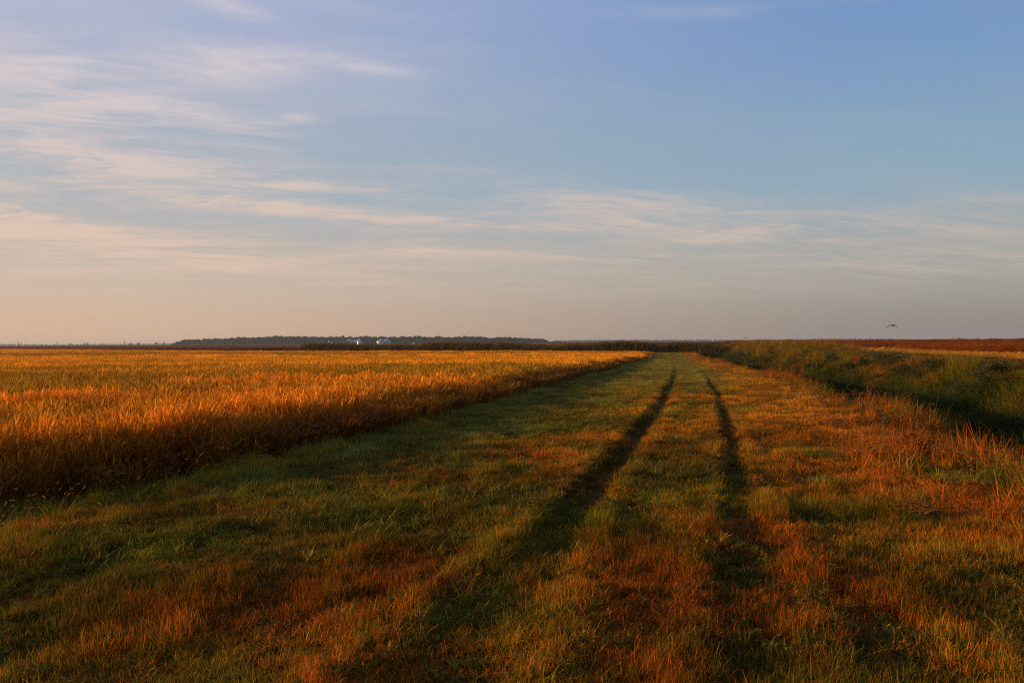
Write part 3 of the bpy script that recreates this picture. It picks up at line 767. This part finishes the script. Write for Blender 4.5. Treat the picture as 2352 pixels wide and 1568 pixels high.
def gable_shed(name, x, y, L_, W_, h, rise, rz, mw, mr, me, label, door=True, open_front=False):
    s = empty(name, (x, y, GZ), rz); tag(s, label, 'farm shed')
    m = MB()
    if open_front:
        m.box((0, W_ / 2 - .1, h / 2), (L_ - .3, .2, h)); m.box((-L_ / 2 + .1, 0, h / 2), (.2, W_ - .5, h)); m.box((L_ / 2 - .1, 0, h / 2), (.2, W_ - .5, h))
    else:
        for sy in (-1, 1): m.box((0, sy * (W_ / 2 - .1), h / 2 - .1), (L_ - .5, .2, h + .2))
    m.build('wall', mw, s)
    if open_front:
        for q in range(6):
            m = MB(); m.box((-L_ / 2 + .4 + q * (L_ - .8) / 5, -W_ / 2 + .2, h / 2), (.3, .3, h)); m.build('post', M_DARKW, s)
    for e, sx in enumerate((-1, 1)):
        m = MB(); V = []
        for xx in (sx * L_ / 2, sx * (L_ / 2 - .22)):
            V += [(xx, -W_ / 2, -.2), (xx, W_ / 2, -.2), (xx, W_ / 2, h), (xx, 0, h + rise), (xx, -W_ / 2, h)]
        m.add(V, [(0, 1, 2, 3, 4), (9, 8, 7, 6, 5)] + [(k, 5 + k, 5 + (k + 1) % 5, (k + 1) % 5) for k in range(5)])
        if not open_front: m.build('gable_end', me, s)
    m = MB(); t = .18; ov = .6; V = []
    for xx in (-L_ / 2 - ov, L_ / 2 + ov):
        V += [(xx, -W_ / 2 - ov, h - ov * rise / (W_ / 2) + .02), (xx, 0, h + rise + .02), (xx, W_ / 2 + ov, h - ov * rise / (W_ / 2) + .02),
              (xx, W_ / 2 + ov, h - ov * rise / (W_ / 2) + .02 + t), (xx, 0, h + rise + t + .02), (xx, -W_ / 2 - ov, h - ov * rise / (W_ / 2) + .02 + t)]
    m.add(V, [(0, 1, 4, 5), (1, 2, 3, 4), (6, 11, 10, 7), (7, 10, 9, 8)] + [(k, 6 + k, 6 + (k + 1) % 6, (k + 1) % 6) for k in range(6)])
    m.build('roof', mr, s)
    if door and not open_front:
        m = MB(); m.box((-L_ / 2 - .06, 0, h * .42), (.12, W_ * .4, h * .84)); m.build('door', me, s)
    return s
gable_shed('farm_shed', fx(783), DF - 4, 34, 14, 5.2, 2.6, R(17), M_BLUE, M_SLATE, M_CREAM, 'long dark blue shed with sunlit cream end wall left of the grain bins')
gable_shed('farm_shed', fx(807), DF + 24, 26, 15, 6.0, 3.4, R(20), M_BLUE, M_ROOF, M_BLUE, 'tall pale roofed shed between the blue shed and the bins')
gable_shed('open_shed', fx(846), DF - 2, 20, 9, 3.4, 1.5, R(6), M_DARKW, M_RUST, M_DARKW, 'low open fronted shed with rusty roof right of the white bin', False, True)
gable_shed('small_shed', fx(951), DF + 10, 5.5, 4.5, 3.0, 1.3, R(35), M_RUST, M_RUST, M_CREAM, 'small rusty shed with bright sunlit end before the woods')
tk = empty('elevated_tank', (fx(755.5), DF, GZ)); tag(tk, 'small white tank raised on thin legs left of the blue shed', 'tank')
m = MB(); m.lathe([(.01, 5.3), (1.3, 5.4), (1.3, 7.2), (.7, 7.7), (.01, 7.8)], 20); m.build('tank', M_WHITE, tk, True)
for a in (45, 135, 225, 315):
    m = MB(); m.tube((1.7 * math.cos(R(a)), 1.7 * math.sin(R(a)), -.3), (1.0 * math.cos(R(a)), 1.0 * math.sin(R(a)), 5.4), .12); m.build('leg', M_DARKW, tk)
def ptank(px_, s_, rz, lab):
    t = empty('fuel_tank', (fx(px_), DF + 6, GZ), rz); tag(t, lab, 'tank')
    m = MB(); m.lathe([(.01, -2.0), (.55, -1.85), (.9, -1.4), (.95, 0), (.9, 1.4), (.55, 1.85), (.01, 2.0)], 18)
    m.v = [(v[2] * s_, v[0] * s_, v[1] * s_ + 2.55) for v in m.v]; m.build('tank', M_WHITE, t, True)
    for q in (-1.1, 1.1):
        m = MB(); m.box((q * s_, 0, .75), (.3, 1.3 * s_, 1.9)); m.build('saddle', M_DARKW, t)
ptank(961.5, .55, R(40), 'small white tank glinting close beside the rusty shed')
ptank(979, .5, R(60), 'small white tank glinting alone before the woods, middle of three')
ptank(992.5, .5, R(50), 'small white tank glinting at the left end of the tall reeds')
ptank(864.5, .6, R(70), 'white tank catching the sun at the foot of the bright bins')
pw = px2(530.5, 787.0, 1400)
t = empty('marker_post', (pw.x, pw.y, GZ)); tag(t, 'thin pale post standing alone in front of the long woods', 'post')
m = MB(); m.box((0, 0, 2.0), (.7, .5, 4.6)); m.build('post', M_WHITE, t)
m = MB(); m.lathe([(.5, 4.3), (.55, 4.5), (.3, 4.75), (.01, 4.8)], 12); m.build('cap', M_GALV, t)

# ---------------------------------------------------------------- shrubs and tall leafy weeds one can pick out
M_SHRUB = leaf_mat('shrub_leaves', (.022, .036, .010), (.045, .062, .014), .2, 2.0)
M_SHRUBO = leaf_mat('willow_leaves', (.085, .105, .022), (.150, .150, .032), .3, 2.0)
M_STEM = solid_mat('weed_stem', (.10, .085, .035), .8)
def shrub(name, loc, H, W, mat, label, cat, group, n=900, leaf=.075):
    t = empty(name, loc, rng.uniform(0, 6)); tag(t, label, cat, group)
    m = MB(); ends = []
    for q in range(7):
        a = q * .95 + rng.uniform(-.2, .2); e = (math.cos(a) * W * rng.uniform(.12, .38), math.sin(a) * W * rng.uniform(.12, .38), H * rng.uniform(.55, .92))
        m.tube((math.cos(a) * .04, math.sin(a) * .04, -.05), e, .016, .005, 5); ends.append(e)
    m.build('stem', M_STEM, t)
    A = Acc()
    cl = [(np.array(e) * np.array([1, 1, rng.uniform(.45, 1.05)])) for e in ends for _ in range(3)] + [np.array([rng.normal(0, W * .22), rng.normal(0, W * .22), H * rng.uniform(.25, .8)]) for _ in range(10)]
    per = n // len(cl)
    for c in cl:
        p_ = c + rng.normal(0, 1, (per, 3)) * np.array([W * .10, W * .10, H * .10]); p_[:, 2] = np.clip(p_[:, 2], .03, H * 1.05)
        la = rng.uniform(0, 6.28, per); L_ = rng.uniform(.6, 1.3, per) * leaf
        V, Fc, k = strips(p_, la, L_ * rng.uniform(.3, 1, per), rng.uniform(.3, 1.4, per), rng.uniform(0, .6, per), L_ * .45, 2, waist=lambda tt: np.array([.3, 1, .12]))
        A.add(V, Fc, np.ones((len(V), 3)))
    mesh_obj('foliage', np.concatenate(A.V), np.concatenate(A.F), mat, t)
    return t
shr = [(1912, 842, 1.0, 'dark pointed shrub high on the far ditch bank, second from the track end'), (1953, 853, .7, 'small dark shrub low on the far bank right of the pointed one'),
       (1982, 850, .7, 'round dark shrub in mid bank between two orange grass patches'), (2034, 848, 1.1, 'wide dark shrub near the top of the far bank under the straw lane'),
       (2150, 860, .9, 'upright dark shrub in the middle of the far bank, right part'), (2110, 885, 1.0, 'dark shrub just over the ditch bottom beside the grey green weeds'),
       (2205, 935, 1.2, 'big black green shrub in the deepest shade of the ditch'), (2300, 868, .7, 'long low dark shrub at the top right of the far bank'),
       (1765, 838, .9, 'dark shrub over the water where the ditch nears the track'), (1860, 850, .8, 'dark shrub at the foot of the far bank above the water'),
       (2265, 905, 1.1, 'dark green shrub low on the far bank at the right edge'), (1905, 880, .7, 'low green shrub deep in the ditch below the pointed one'),
       (1705, 822, 1.0, 'small dark bush on the ditch edge nearest the track end'), (2075, 868, .8, 'squat dark shrub half way up the far bank')]
for px_, py_, s_, lab in shr:
    x, y, z = at(px_, py_); shrub('shrub', (x, y, z), 1.15 * s_, 1.7 * s_, M_SHRUB, lab, 'shrub', 'dark shrubs along the ditch', 1400, .10)
x, y, z = at(1310, 803.5)
bsh = px2(818, 799.5, 420); shrub('field_bush', (bsh.x, bsh.y, -1.25), 2.2, 8.5, M_SHRUB, 'low dark bush at the far edge of the golden grain', 'bush', None, 900, .5)
pk = px2(1985, 801, 62.0)
wd = [(2173, 968, .62, 'left of two tall pale leafy weeds against the dark ditch'), (2209, 972, .60, 'right of two tall pale leafy weeds against the dark ditch'),
      (2138, 975, .46, 'short pale weed left of the tall pair at the ditch edge'), (2245, 985, .45, 'leaning weed right of the tall pair above red grass'),
      (2020, 967, .42, 'pale leafy weed by the narrow notch at the ditch lip'), (1980, 952, .40, 'small weed on the ditch lip beside the orange tussock'),
      (2032, 978, .36, 'smallest pale weed on the ditch lip, nearest the track'), (1880, 890, .55, 'weed with many thin stems on the lip further up the ditch'),
      (1850, 882, .5, 'spindly weed nearest the ditch water, up the lip'), (2290, 1000, .5, 'broad leafy weed among red grass at the right edge')]
for px_, py_, h_, lab in wd:
    x, y, z = at(px_, py_ + 14)
    t = empty('leafy_weed', (x, y, z), rng.uniform(0, 6)); tag(t, lab, 'weed', 'tall leafy weeds on the ditch lip')
    m = MB(); A = Acc()
    for q in range(5):
        a = rng.uniform(0, 6.28); e = Vector((math.cos(a) * h_ * rng.uniform(.05, .28), math.sin(a) * h_ * rng.uniform(.05, .28), h_ * rng.uniform(.7, 1.05)))
        m.tube((0, 0, -.03), e, .006, .002, 5)
        k_ = 18; tt = rng.uniform(.15, 1, k_); pp = np.outer(tt, np.array(e)); la = rng.uniform(0, 6.28, k_)
        L_ = rng.uniform(.05, .10, k_) * (1.25 - .6 * tt)
        V, Fc, k = strips(pp, la, L_, rng.uniform(.4, 1.4, k_), rng.uniform(0, .9, k_), L_ * .36, 3, waist=lambda t_: np.array([.25, 1, .8, .1])); A.add(V, Fc, np.ones((len(V), 3)))
    m.build('stem', M_STEM, t); mesh_obj('leaves', np.concatenate(A.V), np.concatenate(A.F), M_SHRUBO, t)

# ---------------------------------------------------------------- bird
M_BIRD = solid_mat('dark_plumage', (.014, .012, .009), .8, 0, .3, 12)
def make_bird():
    bm = bmesh.new()
    # body along Y, lofted from ellipses; head towards +Y (flying away, banked a little)
    def loft(sec, n=12, ring=None):
        rings = []
        for (c, rx, rz) in sec:
            rings.append([bm.verts.new((c[0] + rx * math.cos(2 * math.pi * i / n), c[1], c[2] + rz * math.sin(2 * math.pi * i / n))) for i in range(n)])
        for a, b in zip(rings, rings[1:]):
            for i in range(n): bm.faces.new((a[i], a[(i + 1) % n], b[(i + 1) % n], b[i]))
        bm.faces.new(rings[0][::-1]); bm.faces.new(rings[-1])
    loft([((0, -.30, .0), .075, .010), ((0, -.20, .0), .045, .022), ((0, -.12, .0), .045, .045), ((0, 0, -.005), .062, .066), ((0, .10, 0), .056, .058), ((0, .17, .015), .036, .038),
          ((0, .215, .022), .034, .036), ((0, .25, .02), .022, .022), ((0, .275, .012), .010, .010), ((0, .305, .004), .003, .003)])
    for s, pts in ((-1, [(0, .03), (.10, .035), (.22, -.005), (.34, -.085), (.44, -.17), (.53, -.245), (.565, -.28)]),
                   (1, [(0, .03), (.10, .028), (.20, -.02), (.30, -.10), (.38, -.20), (.44, -.29), (.465, -.33)])):
        ch = [.20, .22, .21, .19, .15, .10, .04]; sw = [.02, .045, .06, .05, .01, -.05, -.09]
        rings = []
        for (x, z), c, w in zip(pts, ch, sw):
            th = .030 * c / .18 + .006
            prof = [(c * .5, 0), (c * .25, th), (-c * .1, th * .8), (-c * .5, .002), (-c * .1, -th * .4), (c * .25, -th * .7)]
            rings.append([bm.verts.new((s * x, w + py, z + pz_)) for py, pz_ in prof])
        for a, b in zip(rings, rings[1:]):
            for i in range(6): bm.faces.new((a[i], a[(i + 1) % 6], b[(i + 1) % 6], b[i]))
        bm.faces.new(rings[0][::-1]); bm.faces.new(rings[-1])
    bmesh.ops.recalc_face_normals(bm, faces=bm.faces)
    me = bpy.data.meshes.new('bird'); bm.to_mesh(me); bm.free()
    o = bpy.data.objects.new('bird', me); COL.objects.link(o); me.materials.append(M_BIRD)
    md = o.modifiers.new('one_skin', 'REMESH'); md.mode = 'VOXEL'; md.voxel_size = .007
    dg = bpy.context.evaluated_depsgraph_get(); me2 = bpy.data.meshes.new_from_object(o.evaluated_get(dg))
    o.modifiers.clear(); o.data = me2
    if not me2.materials: me2.materials.append(M_BIRD)
    me2.polygons.foreach_set('use_smooth', [True] * len(me2.polygons))
    return o
bird = make_bird()
pb = px2(2051, 747.5, 72); bird.location = pb; bird.scale = (1.08, 1.08, 1.08); bird.rotation_euler = (R(9), R(2), R(-22))
tag(bird, 'dark bird gliding with drooped wings over the brown field', 'bird')

# ---------------------------------------------------------------- air
m_h, nt, out = new_mat('haze_air')
pv = nt.nodes.new('ShaderNodeVolumePrincipled'); pv.inputs['Color'].default_value = (.62, .78, 1.0, 1)
pv.inputs['Density'].default_value = HAZE_DENSITY; pv.inputs['Anisotropy'].default_value = .2
nt.links.new(pv.outputs[0], out.inputs['Volume'])
if HAZE_DENSITY > 0:
    m = MB(); m.box((0, 4150, 15.5), (17600, 9000, 38)); hz = m.build('haze', m_h)
    tag(hz, 'thin pale evening haze lying over the flat fields', 'haze', kind='stuff')

# ---------------------------------------------------------------- sky
w = bpy.data.worlds.new('World'); SC.world = w; w.use_nodes = True
nt = w.node_tree; nt.nodes.clear(); N, L = nt.nodes.new, nt.links.new
class E:
    def __init__(s, x): s.x = x
    @staticmethod
    def op(o, *a, clamp=False):
        n = N('ShaderNodeMath'); n.operation = o; n.use_clamp = clamp
        for i, v in enumerate(a):
            if isinstance(v, E): L(v.x, n.inputs[i])
            else: n.inputs[i].default_value = v
        return E(n.outputs[0])
    def __add__(s, o): return E.op('ADD', s, o)
    __radd__ = __add__
    def __sub__(s, o): return E.op('SUBTRACT', s, o)
    def __rsub__(s, o): return E.op('SUBTRACT', o, s)
    def __mul__(s, o): return E.op('MULTIPLY', s, o)
    __rmul__ = __mul__
    def __truediv__(s, o): return E.op('DIVIDE', s, o)
def sm(e, a, b, lo=0.0, hi=1.0):
    n = N('ShaderNodeMapRange'); n.interpolation_type = 'SMOOTHSTEP'; L(e.x, n.inputs[0])
    n.inputs[1].default_value = a; n.inputs[2].default_value = b; n.inputs[3].default_value = lo; n.inputs[4].default_value = hi
    return E(n.outputs[0])
def comb(x, y, z=0.0):
    n = N('ShaderNodeCombineXYZ')
    for i, v in enumerate((x, y, z)):
        if isinstance(v, E): L(v.x, n.inputs[i])
        else: n.inputs[i].default_value = v
    return n.outputs[0]
def noise(vec, sc, det=5, rough=.55, dist=0.0):
    n = N('ShaderNodeTexNoise'); n.inputs['Scale'].default_value = sc; n.inputs['Detail'].default_value = det
    n.inputs['Roughness'].default_value = rough; n.inputs['Distortion'].default_value = dist; L(vec, n.inputs['Vector'])
    return E(n.outputs['Fac'])
def cmix(f, a, b):
    n = N('ShaderNodeMix'); n.data_type = 'RGBA'
    if isinstance(f, E): L(f.x, n.inputs[0])
    else: n.inputs[0].default_value = f
    for i, v in ((6, a), (7, b)):
        if isinstance(v, tuple): n.inputs[i].default_value = (*v, 1)
        else: L(v, n.inputs[i])
    return n.outputs[2]
tc = N('ShaderNodeTexCoord'); sep = N('ShaderNodeSeparateXYZ'); L(tc.outputs['Generated'], sep.inputs[0])
dx, dy, dz = (E(sep.outputs[i]) for i in range(3))
az = E.op('ARCTAN2', dx, dy) * (180 / math.pi)            # degrees right of the view's heading
el = E.op('ARCSINE', dz) * (180 / math.pi)
sky = N('ShaderNodeTexSky'); sky.sky_type = 'NISHITA'; sky.sun_disc = False
sky.sun_elevation = R(SUN_EL); sky.sun_rotation = R(SUN_AZ); sky.air_density = 1.0; sky.dust_density = 1.2; sky.ozone_density = 2.0
K = 1 / SKY_STRENGTH / 2 ** EXPOSURE                                       # cloud and haze colours below are given as seen
def kc(r, g, b): 
    f = lambda c: ((c / 255 + .055) / 1.055) ** 2.4 if c > 10 else c / 255 / 12.92
    return (f(r) * K, f(g) * K, f(b) * K)
side = sm(az, -34, 34)
# clear air: Nishita, evened out by the thin veil of high cloud
up = cmix(side, kc(176, 184, 212), kc(112, 150, 200))
mid = cmix(side, kc(174, 183, 190), kc(143, 171, 190))
low = cmix(side, kc(222, 184, 156), kc(146, 138, 132))
lowm = cmix(side, kc(206, 187, 171), kc(166, 164, 158))
veil = cmix(sm(el, 9, 23), mid, up)
veil = cmix(sm(el, 4, 11, 1, 0), veil, lowm)
veil = cmix(sm(el, 0, 5.5, 1, 0), veil, low)
front = sm(E.op('ABSOLUTE', az), 60, 120, .92, .2) * sm(el, 28, 48, 1, .15)
base = cmix(front, sky.outputs[0], veil)
# cirrus: streaks lie on a high plane, so they converge with distance
zc = E.op('MAXIMUM', dz, 0.0) + .07
ux, uy = dx / zc, dy / zc
ph = R(12)
sx_, sy_ = ux * math.cos(ph) + uy * math.sin(ph), uy * math.cos(ph) - ux * math.sin(ph)
wob = noise(comb(ux * .35, uy * .35), 1.0, 3)
st1 = noise(comb(sx_ * .40 + wob * 1.6, sy_ * 1.35 + wob * 2.2, 1.7), 1.0, 8, .62, .3)
st2 = noise(comb(sx_ * 1.1 + wob * 2.0, sy_ * 2.7 + wob * 3.0, 7.3), 1.0, 7, .65, .5)
puff = noise(comb(ux * 2.2, uy * 4.0, 3.1), 1.0, 6, .6)
def gauss(px, py, sx, sy, slope=0.0, amp=1.0):
    a0 = math.degrees(math.atan2((px - 1176) / F, 1)); yh = HORIZON - .0055 * (px - 1176)
    e0 = math.degrees(math.atan((yh - py) / F * math.cos(R(a0)))); kd = math.degrees(1 / F)
    da = (az - a0) * (1 / (sx * kd)); de = (el - e0 + (az - a0) * slope) * (1 / (sy * kd))
    q = E.op('EXPONENT', (da * da + de * de) * -1.0)
    return q * amp
cov = None
for g in ((120, 125, 330, 26, .03, .75), (560, 140, 190, 34, -.05, .9), (820, 150, 150, 14, .08, .5), (60, 215, 150, 40, .15, .9), (420, 265, 260, 30, .17, 1.0), (100, 330, 420, 60, .05, .55),
          (500, 405, 620, 16, .07, .75), (30, 505, 190, 48, .02, 1.0), (470, 470, 330, 18, .02, .75), (800, 490, 420, 14, .06, .7), (350, 570, 300, 26, -.04, .6), (530, 600, 130, 22, .05, .65),
          (1480, 475, 260, 26, .06, 1.0), (1850, 525, 430, 30, .07, .85), (1640, 550, 130, 11, -.02, .85), (1230, 523, 160, 9, 0, .7), (1050, 578, 330, 8, .02, .7), (1500, 592, 420, 8, .02, .55),
          (2180, 598, 190, 20, .0, .65), (2310, 460, 150, 12, .12, .6), (530, 18, 110, 18, .2, .75), (810, 20, 130, 16, .1, .4), (1650, 25, 260, 14, .05, .35), (550, 72, 10, 12, 0, .3),
          (700, 275, 50, 13, .05, 1.0), (622, 284, 35, 7, .05, .6), (1250, 420, 420, 26, .12, .3), (180, 330, 480, 130, .10, .32), (450, 470, 700, 100, .05, .26), (1700, 540, 620, 70, .03, .30), (560, 640, 900, 50, 0, .22), (1900, 640, 700, 40, 0, .24)):
    q = gauss(*g); cov = q if cov is None else cov + q
st3 = noise(comb(sx_ * 3.2 + wob * 4, sy_ * 6.5 + wob * 5.0, 11.9), 1.0, 6, .68, .8)
tex = sm(st1 * .36 + st2 * .36 + st3 * .28, .39, .62)
fine = sm(puff, .25, .75, .55, 1.15)
c1 = E.op('MULTIPLY', cov * tex, fine, clamp=True)
gen = sm(st1 * .6 + st2 * .4, .45, .72) * sm(az, -40, 20, .55, .12) * sm(el, 1.5, 7) * sm(el, 14, 30, 1, .35)
alpha = E.op('MINIMUM', c1 * 1.15 + gen * 1.1, .88)
cl_lo = cmix(side, kc(226, 197, 177), kc(198, 183, 170)); cl_hi = cmix(side, kc(214, 204, 208), kc(190, 192, 204))
ccol = cmix(sm(el, 5, 19), cl_lo, cl_hi)
full = cmix(alpha, base, ccol)
bg = N('ShaderNodeBackground'); bg.inputs['Strength'].default_value = SKY_STRENGTH; L(full, bg.inputs['Color'])
ow = N('ShaderNodeOutputWorld'); L(bg.outputs[0], ow.inputs[0])

# ---------------------------------------------------------------- sun
sl = bpy.data.lights.new('sun', 'SUN'); sl.energy = SUN_STRENGTH; sl.color = SUN_COLOR; sl.angle = R(.6)
so = bpy.data.objects.new('sun', sl); COL.objects.link(so)
sd = Vector((math.sin(R(SUN_AZ)) * math.cos(R(SUN_EL)), math.cos(R(SUN_AZ)) * math.cos(R(SUN_EL)), math.sin(R(SUN_EL))))
so.rotation_euler = sd.to_track_quat('Z', 'Y').to_euler(); so.location = sd * 60

# ---------------------------------------------------------------- camera
cd = bpy.data.cameras.new('camera'); cd.sensor_width = 36; cd.sensor_fit = 'HORIZONTAL'; cd.lens = 36 * F / 2352
cd.clip_start = .05; cd.clip_end = 40000
co = bpy.data.objects.new('camera', cd); COL.objects.link(co); co.location = (0, 0, CAM_H)
pitch = math.atan((HORIZON - 784) / F)
co.matrix_world = Matrix.Translation((0, 0, CAM_H)) @ (Matrix.Rotation(math.pi / 2 + pitch, 4, 'X') @ Matrix.Rotation(-math.atan(.0055), 4, 'Z'))
SC.camera = co

SC.view_settings.view_transform = 'Standard'; SC.view_settings.look = 'None'
SC.view_settings.exposure = EXPOSURE; SC.view_settings.gamma = 1
SC.render.engine = 'CYCLES'
SC.cycles.max_bounces = 6; SC.cycles.diffuse_bounces = 3; SC.cycles.transmission_bounces = 4; SC.cycles.volume_bounces = 0
SC.cycles.use_denoising = False; SC.cycles.filter_width = 1.15
